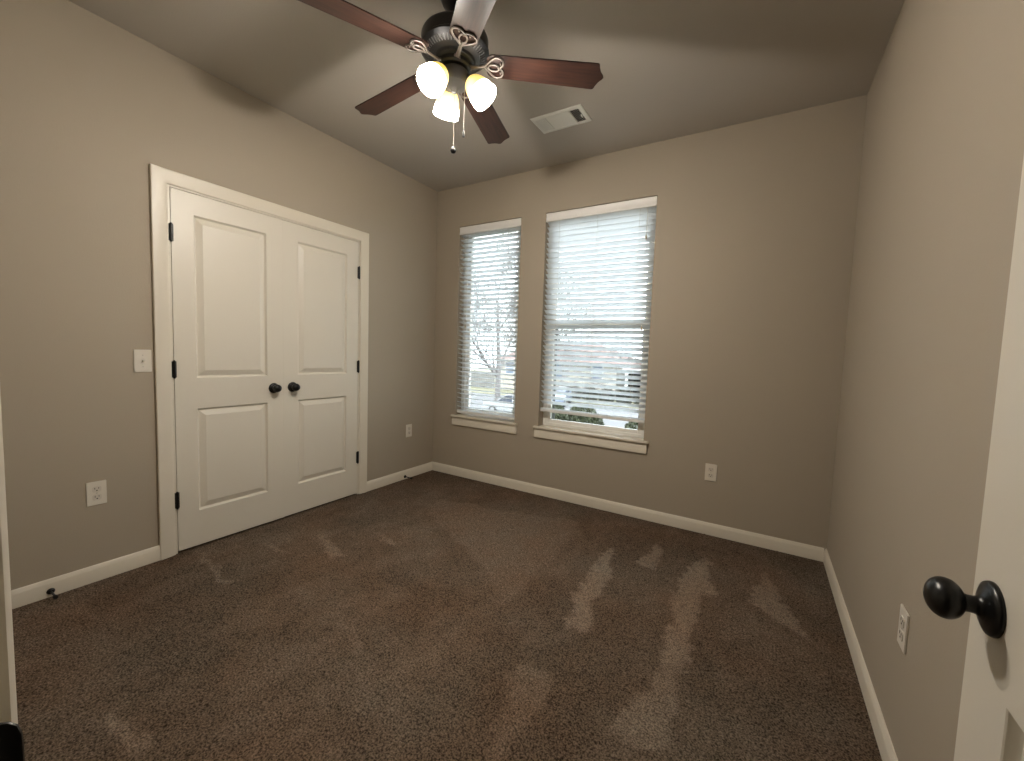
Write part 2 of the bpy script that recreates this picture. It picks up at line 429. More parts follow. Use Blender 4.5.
def panel_door(w, h, t, panels, ring):
    """moulded two-panel slab. local: width along +x from 0, z up, front face at y=0 looking to -y, back at y=t"""
    b = bmesh.new()
    xs = sorted({0, w, *[p[0] for p in panels], *[p[1] for p in panels]})
    zs = sorted({0, h, *[p[2] for p in panels], *[p[3] for p in panels]})
    def side(y, sg):
        V = {}
        def v(x, z, yy=y):
            k = (round(x, 5), round(z, 5), round(yy, 5))
            if k not in V: V[k] = b.verts.new((x, yy, z))
            return V[k]
        for x0, x1 in zip(xs, xs[1:]):
            for z0, z1 in zip(zs, zs[1:]):
                xm, zm = (x0+x1)/2, (z0+z1)/2
                if any(p[0] < xm < p[1] and p[2] < zm < p[3] for p in panels): continue
                b.faces.new((v(x0, z0), v(x1, z0), v(x1, z1), v(x0, z1)))
        for p in panels:
            prev = [v(p[0], p[2]), v(p[1], p[2]), v(p[1], p[3]), v(p[0], p[3])]
            for ins, dep in ring:
                yy = y + sg*dep
                cur = [b.verts.new((p[0]+ins, yy, p[2]+ins)), b.verts.new((p[1]-ins, yy, p[2]+ins)), b.verts.new((p[1]-ins, yy, p[3]-ins)), b.verts.new((p[0]+ins, yy, p[3]-ins))]
                for k in range(4): b.faces.new((prev[k], prev[(k+1) % 4], cur[(k+1) % 4], cur[k]))
                prev = cur
            b.faces.new(prev)
        return v
    f = side(0, 1); r = side(t, -1)
    for pts in (((0, 0), (w, 0)), ((w, 0), (w, h)), ((w, h), (0, h)), ((0, h), (0, 0))):
        # edge strips split at the same stations so the shell stays closed
        (xa, za), (xb, zb) = pts
        st = [x for x in xs] if za == zb else [z for z in zs]
        if (xa > xb) or (za > zb): st = st[::-1]
        for s0, s1 in zip(st, st[1:]):
            A = (s0, za) if za == zb else (xa, s0); B = (s1, za) if za == zb else (xa, s1)
            b.faces.new((f(*A), f(*B), r(*B, t), r(*A, t)))
    bmesh.ops.recalc_face_normals(b, faces=b.faces)
    mb = MB(); mb._merge(b); return mb
RING = [(.002, .0015), (.006, .0085), (.010, .0125), (.014, .0130), (.042, .0020), (.044, .0010)]

def egg_knob(parent, mx, name='knob', neck=.024, yscale=1.08):
    """rosette, neck and egg; axis +z of mx out of the door"""
    k = MB()
    k.lathe([(0, 0), (.034, 0), (.0345, .0025), (.033, .006), (.026, .009), (.017, .011), (.0125, .014),
             (.0110, .018), (.0108, neck), (.0115, neck+.003)], 40, mx, cap=False)
    egg = [(.0112, neck-.001)]
    R_, L_ = .0262, .039
    for i in range(2, 21):
        u = i/20; a = PI*u**.92; z = neck + L_*.5*(1-math.cos(a)); r = R_*math.sin(a)**.92 if i < 20 else 0
        egg.append((max(r, .0112) if i < 4 else r, z))
    k.lathe(egg, 40, mx @ Matrix.Scale(yscale, 4, (0, 1, 0)), cap=False)
    return k.build(name, m_black, parent, smooth=50)

def hinge(parent, x, z, y=-.006):
    h = MB()
    h.lathe([(0, -.052), (.0045, -.051), (.0045, -.048), (.0075, -.046), (.0075, .046), (.0045, .048), (.0045, .051), (0, .052)], 14, tr(x, y, z))
    h.box(x-.012, x+.012, -.001, .002, z-.045, z+.045)
    return h.build('hinge', m_black, parent, smooth=40)

DW = .608
def closet_door(y_hinge, sgn, label, rz):
    # local frame: x along the door away from its hinge, -y out into the room
    t = thing('closet_door', label, 'door', (0, y_hinge, .012))
    hgt = 2.045-.012
    pan = [(.104, .504, .209, .817), (.104, .504, .994, 1.917)]
    if sgn < 0: pan = [(DW-p[1], DW-p[0], p[2], p[3]) for p in pan]
    x_off = 0 if sgn > 0 else -DW
    panel_door(DW, hgt, .035, pan, RING).build('slab', m_door, t, smooth=20, loc=(x_off, 0, 0))
    kx = (DW-.064)*sgn
    egg_knob(t, tr(kx, 0, .912) @ rotX(PI/2) @ rotZ(PI/2), 'knob')
    for z in (.300, 1.047, 1.795): hinge(t, -.002*sgn, z)
    # local -y must point to world +x
    t.rotation_euler = (0, 0, PI/2 + rz)
    return t
closet_door(-2.128, 1, 'white two-panel closet door on the left, beside the light switch', -math.radians(.45))
closet_door(-.909, -1, 'white two-panel closet door on the right, nearer the windows', 0)

# ------------------------------------------------------------------ entry door (open against the right wall) and its jamb
ed = snode('trim_entry_doorway')
u_casing(EX0-.006, EX1+.006, EZ+.006, YF, 'x', (0, 1, 0)).build('casing', m_trim, ed, smooth=30)
mb = MB()
mb.box(EX0-JT, EX0, YF-.115, YF, 0, EZ+JT); mb.box(EX1, EX1+JT, YF-.115, YF, 0, EZ+JT); mb.box(EX0, EX1, YF-.115, YF, EZ, EZ+JT)
mb.build('jamb', m_trim, ed)
mb = MB()
mb.box(EX0, EX0+.010, YF-.072, YF-.038, 0, EZ, .002); mb.box(EX1-.010, EX1, YF-.072, YF-.038, 0, EZ, .002); mb.box(EX0+.01, EX1-.01, YF-.072, YF-.038, EZ-.010, EZ)
mb.build('door_stop_strip', m_trim, ed)
mb = MB()
mb.box(EX0, EX0+.0018, YF-.034, YF+.001, .885, .947, .0006)
b = bmesh.new(); rings = []
for x, y, hh in ((.0012, -.020, .027), (.0014, -.008, .027), (.0020, .000, .0265), (.0045, .005, .025), (.0080, .0085, .022), (.0105, .0100, .016), (.0116, .0102, .008)):
    rings.append([b.verts.new((EX0+x+ox, YF+y-ox*.6, .916+sz*hh)) for ox, sz in ((0, -1), (.0016, -1), (.0016, 1), (0, 1))])
for A, B in zip(rings, rings[1:]):
    for k in range(4): b.faces.new((A[k], A[(k+1) % 4], B[(k+1) % 4], B[k]))
b.faces.new(rings[0][::-1]); b.faces.new(rings[-1]); bmesh.ops.recalc_face_normals(b, faces=b.faces); mb._merge(b)
sp = mb.build('strike_plate', m_steel, ed, smooth=40); sp['label'] = 'black strike plate in the door jamb'

EW = .762; ENTRY_A = -.4
et = thing('entry_door', 'white open entry door with black egg knob at right edge of view', 'door', (EX1-.004, YF+.004, .012))
pan = [(.116, EW-.116, .209, .806), (.116, EW-.116, .994, 1.917)]
# local: the free edge lies at -x, -y faces the room (world -x when open)
panel_door(EW, 2.033, .035, pan, RING).build('slab', m_door, et, smooth=20, loc=(-EW-.008, -.043, 0))
KZ = .898; KX = -(EW+.008-.060)
egg_knob(et, tr(KX, -.043, KZ) @ rotX(PI/2) @ rotZ(PI/2), 'knob', .026)
egg_knob(et, tr(KX, -.008, KZ) @ rotX(-PI/2) @ rotZ(PI/2), 'knob', .026)
mb = MB(); mb.box(-EW-.0092, -EW-.0075, -.038, -.013, KZ-.028, KZ+.028, .0005); mb.box(-EW-.019, -EW-.009, -.0315, -.0195, KZ-.008, KZ+.008, .002)
mb.build('latch', m_steel, et)
for z in (.30, 1.04, 1.80):
    h = MB(); h.lathe([(0, -.05), (.0065, -.048), (.0065, .048), (0, .05)], 12, tr(0, .002, z)); h.box(-.008, 0, -.039, 0, z-.045, z+.045)
    h.build('hinge', m_black, et, smooth=40)
et.rotation_euler = (0, 0, -PI/2 + math.radians(ENTRY_A))

# ------------------------------------------------------------------ windows
def window(name, X0, X1, Z0, Z1, hung):
    w = snode(name)
    F0, F1 = .085, .148
    fr = MB(); fw = .040
    fr.box(X0, X0+fw, F0, F1, Z0, Z1, .002); fr.box(X1-fw, X1, F0, F1, Z0, Z1, .002)
    fr.box(X0+fw, X1-fw, F0, F1, Z1-fw, Z1, .002); fr.box(X0+fw, X1-fw, F0, F1, Z0, Z0+.026, .002)
    fr.build('window_frame', m_vinyl, w)
    def sash(x0, x1, z0, z1, y0, y1, st, bot, top, nm='sash'):
        s = MB()
        s.box(x0, x0+st, y0, y1, z0, z1, .003); s.box(x1-st, x1, y0, y1, z0, z1, .003)
        s.box(x0+st, x1-st, y0, y1, z0, z0+bot, .003); s.box(x0+st, x1-st, y0, y1, z1-top, z1, .003)
        so = s.build(nm, m_vinyl, w)
        g = MB(); yc = (y0+y1)/2
        g.box(x0+st-.006, x1-st+.006, yc-.002, yc+.002, z0+bot-.006, z1-top+.006)
        g.build('pane', m_glass, so)
        return so
    if hung:
        zm = 1.465
        sash(X0+fw-.005, X1-fw+.005, Z0+.022, zm+.030, .090, .114, .034, .034, .048)
        sash(X0+fw-.005, X1-fw+.005, zm-.025, Z1-fw+.004, .117, .141, .034, .045, .034)
        lk = MB(); lk.box((X0+X1)/2-.03, (X0+X1)/2+.03, .094, .112, zm+.030, zm+.042, .003); lk.build('sash_lock', m_vinyl, w)
        sc = MB(); a, b_ = X0+fw-.003, X1-fw+.003
        sc.box(a+.028, a+.046, .1425, .1475, Z0+.03, zm); sc.box(b_-.046, b_-.028, .1425, .1475, Z0+.03, zm)
        sc.box(a+.046, b_-.046, .1425, .1475, zm-.016, zm)
        s_ = sc.build('screen_frame', m_screenf, w); s_['label'] = 'dark insect screen frame'
    else:
        sash(X0+fw-.005, X1-fw+.005, Z0+.020, Z1-fw+.004, .095, .135, .040, .040, .040)
    st = MB()
    poly = [(X0-.036, -.032), (X1+.038, -.032), (X1+.038, -.0), (X1, 0), (X1, F0), (X0, F0), (X0, 0), (X0-.036, 0)]
    st.prism(poly, .019, tr(0, 0, Z0-.019), .004)
    st.build('stool', m_trim, w)
    ap = MB()
    prof = [(0, 0), (.016, 0), (.016, .060), (.012, .066), (.012, .072), (.010, .076), (0, .076)]
    ap.sweep([(z, o) for o, z in prof], [(X0-.027, 0, .499), (X1+.028, 0, .499)], [((0, 0, 1), Vector((0, -1, 0)))]*2)
    ap.build('apron', m_trim, w, smooth=40)
    return w
window('window_1', *WIN_L, False)
window('window_2', *WIN_R, True)

def blind(X0, X1, Ztop, zrail, label, stacked, cords, tilt=22):
    xa, xb = X0+.006, X1-.006
    t = thing('window_blind', label, 'blind', ((X0+X1)/2, .035, Ztop)); ox, oy, oz = t.location
    def loc(mb_): bmesh.ops.translate(mb_.bm, vec=(-ox, -oy, -oz), verts=mb_.bm.verts); return mb_
    v = MB()
    prof = [(0, 0), (.012, 0), (.014, .004), (.014, .010), (.010, .016), (.010, .052), (.013, .058), (.013, .066), (0, .066)]
    v.sweep([(z, o) for o, z in prof], [(X0+.003, .012, Ztop-.0750), (X1-.003, .012, Ztop-.0750)], [((0, 0, 1), Vector((0, -1, 0)))]*2)
    loc(v).build('valance', m_slat, t, smooth=35)
    h = MB(); h.box(xa, xb, .014, .066, Ztop-.05, Ztop-.002); loc(h).build('headrail', m_slat, t)
    n_pitch = .0425; z = Ztop-.085
    s = MB(); th = .0028; cy = .041; wd = .050
    zbot = zrail + .018 + stacked*.0045
    zs = []
    while z > zbot + .012: zs.append((z, tilt)); z -= n_pitch
    for k in range(stacked): zs.append((zrail+.016+.0045*(k+1), 3))
    for z, tl in zs:
        a = math.radians(tl)
        # room edge (small y) higher
        pts = []
        for i in range(5):
            u = -wd/2 + wd*i/4; crown = .0018*(1-(2*i/4-1)**2)
            pts.append((u, crown))
        up = [(cy+u*math.cos(a)+c*math.sin(a), z-u*math.sin(a)+c*math.cos(a)) for u, c in pts]
        dn = [(cy+u*math.cos(a)+(c-th)*math.sin(a), z-u*math.sin(a)+(c-th)*math.cos(a)) for u, c in pts][::-1]
        b = bmesh.new(); P = up+dn; n = len(P)
        L_ = [b.verts.new((xa, y, zz)) for y, zz in P]; R_ = [b.verts.new((xb, y, zz)) for y, zz in P]
        for i in range(n): b.faces.new((L_[i], L_[(i+1) % n], R_[(i+1) % n], R_[i]))
        b.faces.new(L_[::-1]); b.faces.new(R_)
        bmesh.ops.recalc_face_normals(b, faces=b.faces); s._merge(b)
    loc(s).build('slats', m_thin, t, smooth=30)
    r = MB(); r.box(xa, xb, .016, .066, zrail-.004, zrail+.016, .003); loc(r).build('bottom_rail', m_slat, t)
    wdt = xb-xa
    for fx in ((.13, .5, .87) if wdt > .75 else (.2, .8)):
        x = xa+wdt*fx
        c = MB()
        for y in (.0145, .0675): c.tube([(x, y, Ztop-.05), (x, y, zrail+.008)], .0009, 5)
        loc(c).build('ladder_cord', m_cord, t)
    for x, z in cords:
        c = MB(); c.tube([(x, .006, Ztop-.07), (x, .005, z+.03)], .0010, 5); co = loc(c).build('pull_cord', m_cord, t)
        k = MB(); k.lathe([(0, 0), (.006, .001), (.0075, .010), (.006, .022), (.002, .032), (0, .033)], 12, tr(x, .005, z)); loc(k).build('tassel', m_tassel, co, smooth=40)
    return t
blind(WIN_L[0], WIN_L[1], WIN_L[3], .618, 'white slatted blind lowered to the sill of the narrow left window', 2, [(.373, 1.43)], 17)
blind(WIN_R[0], WIN_R[1], WIN_R[3], .724, 'white slatted blind of the wide window, stopping above its sill', 2, [(2.011, 2.07), (2.013, 1.41)], 34)

# ------------------------------------------------------------------ outlets, switch, door stops
def outlet_proto(loc, rz, label):
    # local: plate in xz, -y out of the wall
    t = thing('wall_outlet', label, 'outlet', loc, rz, 'duplex wall outlets')
    p = MB(); p.prism([(-.0365, -.059), (.0365, -.059), (.0365, .059), (-.0365, .059)], .0055, rotX(PI/2), .0018); p.build('cover_plate', m_plate, t)
    for dz in (-.0205, .0205):
        f = MB()
        pts = []
        for i in range(24):
            a = 2*PI*i/24; pts.append((max(-.0165, min(.0165, .0195*math.cos(a))), max(-.014, min(.014, .0175*math.sin(a)))))
        f.prism(pts, .0028, tr(0, -.005, dz) @ rotX(PI/2))
        fo = f.build('receptacle', m_recept, t)
        s = MB(); s.box(-.0085, -.0060, -.0084, -.0074, dz+.0005, dz+.009); s.box(.0058, .0080, -.0084, -.0074, dz+.0015, dz+.008)
        s.lathe([(0, 0), (.0028, 0), (.0028, .001), (0, .001)], 12, tr(0, -.0074, dz-.006) @ rotX(PI/2))
        s.build('slot', m_slot, fo)
    k = MB(); k.lathe([(0, 0), (.0035, 0), (.003, .0014), (0, .0018)], 14, tr(0, -.005, 0) @ rotX(PI/2)); k.build('screw', m_screw, t)
    return t
o0 = outlet_proto((0, -2.459, .448), PI/2, 'white duplex outlet low on the wall left of the closet doors')
for loc, rz, lab in (((0, -.335, .450), PI/2, 'small white outlet in the corner between closet and narrow window'),
                     ((2.540, 0, .437), 0, 'white outlet on the back wall to the right of the windows'),
                     ((RW, -1.506, .445), -PI/2, 'white outlet on the right wall seen edge-on near the black knob')):
    c = copy_tree(o0); c.location = loc; c.rotation_euler = (0, 0, rz); c['label'] = lab

sw = thing('light_switch', 'white toggle light switch on the wall beside the closet casing', 'light switch', (0, -2.265, 1.107), PI/2)
p = MB(); p.prism([(-.0365, -.059), (.0365, -.059), (.0365, .059), (-.0365, .059)], .0055, rotX(PI/2), .0018); p.build('cover_plate', m_plate, sw)
p = MB(); p.box(-.0055, .0055, -.0066, -.005, -.012, .012); p.build('toggle_collar', m_recept, sw)
p = MB(); p.prism([(0, -.004), (.013, .004), (.013, .0085), (0, .005)], .007, tr(.0035, -.006, 0) @ rotY(-PI/2) @ rotZ(PI/2) @ rotX(0)); 
p.bm.free(); p = MB(); p.prism([(-.004, -.005), (.004, -.005), (.0035, .004), (-.0035, .004)], .012, tr(0, -.006, .002) @ rotX(PI/2+.45)); p.build('toggle', m_plate, sw)
for dz in (-.030, .030):
    k = MB(); k.lathe([(0, 0), (.003, 0), (.0026, .0012), (0, .0015)], 12, tr(0, -.005, dz) @ rotX(PI/2)); k.build('screw', m_screw, sw)

def door_stop(loc, label):
    t = thing('door_stop', label, 'door stop', loc, 0, 'black baseboard door stops')
    b = MB(); b.lathe([(0, 0), (.014, 0), (.0145, .002), (.012, .006), (.006, .009), (0, .009)], 20, rotY(PI/2)); b.build('base', m_black, t, smooth=40)
    r = MB(); r.lathe([(0, .006), (.0042, .006), (.0042, .076), (0, .076)], 14, rotY(PI/2)); r.build('rod', m_black, t, smooth=40)
    k = MB(); k.lathe([(0, .072), (.0075, .072), (.0085, .075), (.0085, .088), (.0065, .092), (0, .093)], 18, rotY(PI/2)); k.build('rubber_tip', m_rubber, t, smooth=40)
    return t
door_stop((BBT, -2.629, .027), 'small black door stop on the baseboard below the nearest left outlet')
door_stop((BBT, -.386, .025), 'small black door stop on the baseboard in the far corner by the windows')

# ------------------------------------------------------------------ ceiling register
def register():
    x0, x1, y0, y1 = 1.394, 1.746, -.680, -.477
    t = thing('ceiling_vent', 'white rectangular air vent in the ceiling between fan and windows', 'vent', ((x0+x1)/2, (y0+y1)/2, RH))
    hx, hy = (x1-x0)/2, (y1-y0)/2
    fr = MB(); b = .028
    prof = [(0, 0), (0, .003), (.006, .007), (b-.003, .009), (b, .006), (b, 0)]
    # four mitred sides
    path = [(-hx, -hy, 0), (hx, -hy, 0), (hx, hy, 0), (-hx, hy, 0), (-hx, -hy, 0)]
    mit = [((1, 1, 0), (0, 0, -1)), ((-1, 1, 0), (0, 0, -1)), ((-1, -1, 0), (0, 0, -1)), ((1, -1, 0), (0, 0, -1)), ((1, 1, 0), (0, 0, -1))]
    fr.sweep(prof, path, mit)
    fr.build('frame', m_vent, t, smooth=30)
    ix, iy = hx-b, hy-b
    bk = MB(); bk.box(-ix, ix, -iy, iy, -.0012, -.0002); bk.build('duct_opening', m_dark, t)
    lx = -ix+.30*2*ix*.72; rx = ix-.30*2*ix*.72
    for xx in (lx, rx):
        d = MB(); d.box(xx-.004, xx+.004, -iy, iy, -.008, -.001); d.build('divider', m_vent, t)
    def fins(a0, a1, n, ang, along, nm, m):
        f = MB()
        for i in range(n):
            c = a0+(a1-a0)*(i+.5)/n
            if along == 'y':   # fins run along y, spread over x
                f.prism([(-.0042, -.0004), (.0042, -.0004), (.0042, .0004), (-.0042, .0004)], 2*iy-.002, tr(c, iy-.001, -.0050) @ rotX(PI/2) @ rotZ(ang))
            else:
                f.prism([(-.0042, -.0004), (.0042, -.0004), (.0042, .0004), (-.0042, .0004)], rx-lx-.010, tr(lx+.005, c, -.0050) @ rotY(PI/2) @ rotX(0) @ rotZ(PI/2+ang))
        f.build(nm, m, t)
    fins(-ix, lx-.004, 8, math.radians(38), 'y', 'louver_bank', m_vent)
    fins(-iy, iy, 18, math.radians(-22), 'x', 'louver_bank', m_vent)
    fins(rx+.004, ix, 7, math.radians(-50), 'y', 'louver_bank', m_vent)
    lv = MB(); lv.box(ix-.010, ix-.004, -.004, .020, -.014, -.005, .001); lv.build('damper_lever', m_vent, t)
register()

# ------------------------------------------------------------------ ceiling fan
FX, FY, FZ = 1.595, -1.685, 2.413          # axis and blade plane
fan = thing('ceiling_fan', 'dark five-blade ceiling fan with three lit amber-necked glass shades', 'ceiling fan', (FX, FY, RH))
def fz(z): return z - RH
mb = MB(); mb.lathe([(.066, fz(RH)), (.068, fz(2.715)), (.066, fz(2.69)), (.054, fz(2.665)), (.034, fz(2.652)), (.022, fz(2.648)), (0, fz(2.648))], 40); mb.build('canopy', m_housing, fan, smooth=40)
mb = MB(); mb.lathe([(.0125, fz(2.655)), (.0125, fz(2.60))], 20); mb.build('downrod', m_housing, fan, smooth=40)
mb = MB(); mb.lathe([(0, fz(2.625)), (.024, fz(2.625)), (.026, fz(2.60)), (.032, fz(2.588)), (.075, fz(2.575)), (.118, fz(2.556)), (.136, fz(2.540)), (.141, fz(2.530)),
                     (.141, fz(2.490)), (.145, fz(2.486)), (.145, fz(2.478)), (.139, fz(2.474)), (.134, fz(2.470)), (.104, fz(2.452)), (.088, fz(2.446)), (.084, fz(2.436)), (.074, fz(2.430)), (0, fz(2.430))], 64, cap=False)
hs = mb.build('motor_housing', m_housing, fan, smooth=35)
mb = MB()
for i in range(56):
    a = 2*PI*i/56
    mb.box(.108, .131, -.0016, .0016, -.0018, .0012)
    vs = mb.bm.verts[:][-8:]
    bmesh.ops.transform(mb.bm, matrix=rotZ(a) @ tr(.1195, 0, fz(2.4603)) @ rotY(-math.atan2(.018, .030)) @ tr(-.1195, 0, 0), verts=vs)
mb.build('vent_rib', m_rib, hs)
mb = MB(); mb.lathe([(0, fz(2.432)), (.070, fz(2.432)), (.070, fz(2.416)), (.062, fz(2.410)), (0, fz(2.410))], 40); mb.build('flywheel', m_housing, fan, smooth=35)
mb = MB(); mb.lathe([(.040, fz(2.412)), (.044, fz(2.402)), (.058, fz(2.398)), (.061, fz(2.390)), (.061, fz(2.356)), (.056, fz(2.346)), (.040, fz(2.338)), (.022, fz(2.334)), (.014, fz(2.326)), (.010, fz(2.316)), (0, fz(2.314))], 40); mb.build('light_kit', m_kit, fan, smooth=35)

PITCH = math.radians(-10.5)
def blade_mesh():
    ri, ro = .136, .612
    w0, w1 = .056, .0655
    out = []
    for k in range(7):
        a = PI + (-PI/2)*k/6
        out.append((ri+.03+.03*math.cos(a), w0-.03+.03*math.sin(a)))
    out.append((ro-.012, w1))
    for k in range(1, 6):
        a = PI/2*(1-k/5); out.append((ro-.012+.012*math.cos(a), w1-.012+.012*math.sin(a)))
    out += [(ro+.003, w1-.022), (ro+.011, w1-.040), (ro+.024, .010), (ro+.028, 0)]
    poly = out + [(x, -y) for x, y in out[::-1][1:]]
    mb = MB(); mb.prism(poly, .0055, tr(0, 0, -.00275), .0012)
    return mb
def iron_mesh():
    """pewter blade iron: flat arm and a heart with an inner loop, under the blade (local -z)"""
    mb = MB(); z = -.0075
    # heart: lobes away from the axis
    hp = []
    for k in range(48):
        t = 2*PI*k/48
        hx = 16*math.sin(t)**3; hy = 13*math.cos(t)-5*math.cos(2*t)-2*math.cos(3*t)-math.cos(4*t)
        hp.append((.171+hy*.0030, hx*.0031, z))
    mb.tube(hp, .0042, 8, closed=True, flat=.75)
    lp = [(.167+.024*math.cos(2*PI*k/28), .0155*math.sin(2*PI*k/28), z-.001) for k in range(28)]
    mb.tube(lp, .0038, 8, closed=True, flat=.75)
    mb.tube([(.058, 0, -.016), (.080, 0, -.015), (.100, 0, -.012), (.116, 0, -.009), (.130, 0, z)], [.011, .0095, .0075, .007, .006], 10, flat=.6)
    mb.box(.052, .074, -.014, .014, -.021, -.011, .002)
    for x, y in ((.197, .022), (.197, -.022), (.145, 0)):
        mb.lathe([(0, -.0125), (.003, -.0120), (.0042, -.0095), (.0042, -.004), (0, -.004)], 12, tr(x, y, 0))
    return mb
PH = math.radians(33.03)
b0 = blade_mesh().build('fan_blade', m_wood, fan, smooth=25)
i0 = iron_mesh().build('blade_iron', m_pewter, b0, smooth=45)
for k in range(5):
    b = b0 if k == 0 else b0.copy()
    if k:
        COL.objects.link(b); b.parent = fan
        ic = i0.copy(); COL.objects.link(ic); ic.parent = b
    b.location = (0, 0, fz(FZ)+.027); b.rotation_euler = (PITCH, math.radians(2.5), PH+2*PI*k/5)

def shade_mesh():
    mb = MB()
    outer = [(.021, .000), (.028, .004), (.037, .014), (.0445, .028), (.050, .046), (.054, .066), (.0565, .086), (.058, .104)]
    inner = [(r-.003, z) for r, z in outer[::-1]]
    mb.lathe(outer + [(.0565, .1055)] + inner, 40, cap=False)
    return mb
SPH = math.radians(24.7); TILT = math.radians(43)
for k in range(3):
    a = SPH + 2*PI*k/3
    r0, z0 = .068, 2.365
    base = Vector((r0*math.cos(a), r0*math.sin(a), fz(z0)))
    d = Vector((math.sin(TILT)*math.cos(a), math.sin(TILT)*math.sin(a), -math.cos(TILT)))
    q = d.to_track_quat('Z', 'Y')
    arm = MB(); arm.lathe([(0, -.030), (.014, -.030), (.014, -.008), (.021, -.004), (.0235, .004), (.0235, .012), (0, .012)], 24)
    ao = arm.build('shade_holder', m_kit, fan, smooth=40); ao.location = base; ao.rotation_mode = 'QUATERNION'; ao.rotation_quaternion = q
    so = shade_mesh().build('glass_shade', m_shade, fan, smooth=50); so.location = base; so.rotation_mode = 'QUATERNION'; so.rotation_quaternion = q
    bu = MB(); bu.lathe([(0, .012), (.012, .013), (.013, .028), (.021, .044), (.024, .058), (.021, .072), (.011, .081), (0, .083)], 24)
    bo = bu.build('bulb', m_bulb, so, smooth=60)
    ld = bpy.data.lights.new('bulb_light', 'POINT'); ld.energy = LAMP_W; ld.color = LAMP_COL; ld.shadow_soft_size = .03
    lo = bpy.data.objects.new('bulb_light', ld); COL.objects.link(lo); lo.parent = so; lo.location = (0, 0, .097)
for (x, y, z, zt, big) in ((1.577, -1.660, 2.094, 2.345, True), (1.640, -1.670, 2.142, 2.352, False)):
    x -= FX; y -= FY
    c = MB(); c.tube([(x, y, fz(zt)), (x, y, fz(z+.012))], .0008, 6)
    n = int((zt-z)/.007)
    for i in range(n): c.lathe([(0, -.0015), (.0013, -.0007), (.0013, .0007), (0, .0015)], 6, tr(x, y, fz(zt)-i*.007))
    co = c.build('pull_chain', m_chain, fan)
    f = MB()
    if big: f.lathe([(0, .016), (.003, .015), (.009, .009), (.0125, .000), (.0125, -.004), (.009, -.011), (0, -.014)], 20, tr(x, y, fz(z)))
    else: f.lathe([(0, .018), (.0025, .016), (.005, .006), (.006, -.004), (.0048, -.011), (0, -.013)], 16, tr(x, y, fz(z)))
    f.build('pull_fob', m_fob, co, smooth=50)

# ------------------------------------------------------------------ outside: a street below the window
GZ = -3.05
mb = MB(); mb.box(-60, 40, WT+.4, 18, GZ-.3, GZ); mb.box(-60, 40, 31, 90, GZ-.3, GZ); struct(mb.build('ground_lawn', m_lawn))
struct(MB().box(-60, 40, 18, 31, GZ-.3, GZ-.05).build('ground_street', m_road))
struct(MB().box(-3.3, -1.75, 9, 18, GZ-.1, GZ+.02).build('ground_path', m_path))

def house():
    h = thing('house', 'beige sided house with brown roof across the street beyond the windows', 'house', (-14, 36, GZ))
    X0, X1, Y0, Y1, Zt = -8.8, 4.8, 0, 9, 3.4
    w = MB()
    for i in range(22):
        z = i*Zt/22; b = bmesh.new()
        w.box(X0, X1, Y0-.02-.012, Y1, z, z+Zt/22-.012); w.box(X0+.01, X1-.01, Y0-.012, Y1-.01, z+Zt/22-.012, z+Zt/22)
    w.build('siding_wall', m_siding, h)
    r = MB(); e = .5
    P = [(X0-e, Y0-e, Zt), (X1+e, Y0-e, Zt), (X1+e, Y1+e, Zt), (X0-e, Y1+e, Zt), (X0+3.5, (Y0+Y1)/2, Zt+2.1), (X1-3.5, (Y0+Y1)/2, Zt+2.1)]
    b = bmesh.new(); V = [b.verts.new(p) for p in P]
    for f in ((0, 1, 5, 4), (1, 2, 5), (2, 3, 4, 5), (3, 0, 4), (3, 2, 1, 0)): b.faces.new([V[i] for i in f])
    r._merge(b); r.build('roof', m_roof, h)
    g = MB(); g.box(X0-e, X1+e, Y0-e-.05, Y0-e+.03, Zt-.16, Zt+.02); g.build('fascia', m_white, h)
    for x in (-7.2, -1.2, 2.9):
        f = MB(); f.box(x-.62, x+.62, -.09, 0, 1.75, 3.2); f.box(x-.7, x+.7, -.11, -.02, 1.66, 1.76)
        fo = f.build('window', m_white, h)
        p = MB(); p.box(x-.5, x+.5, -.10, -.085, 1.86, 2.45); p.box(x-.5, x+.5, -.10, -.085, 2.52, 3.1); p.build('pane', m_hwin, fo)
    return h
house()
def carport():
    c = thing('carport', 'white framed open carport with dark inside, right of the house', 'carport', (-6.6, 35.6, GZ))
    s = MB(); s.box(-1.5, 3.0, 4.5, 5, 0, 3.0); s.box(-1.5, -1.3, 0, 4.5, 0, 3.0); s.box(2.8, 3.0, 0, 4.5, 0, 3.0); s.build('wall', m_garage, c)
    r = MB(); r.prism([(-1.8, 3.0), (3.3, 3.0), (.75, 4.3)], 5.6, tr(0, 5.3, 0) @ rotX(PI/2)); r.build('roof', m_roof, c)
    f = MB(); f.box(-1.8, 3.3, -.36, -.28, 2.85, 3.05); f.box(-1.55, -1.3, -.30, -.05, 0, 2.9); f.box(2.8, 3.05, -.30, -.05, 0, 2.9); f.build('frame', m_white, c)
carport()

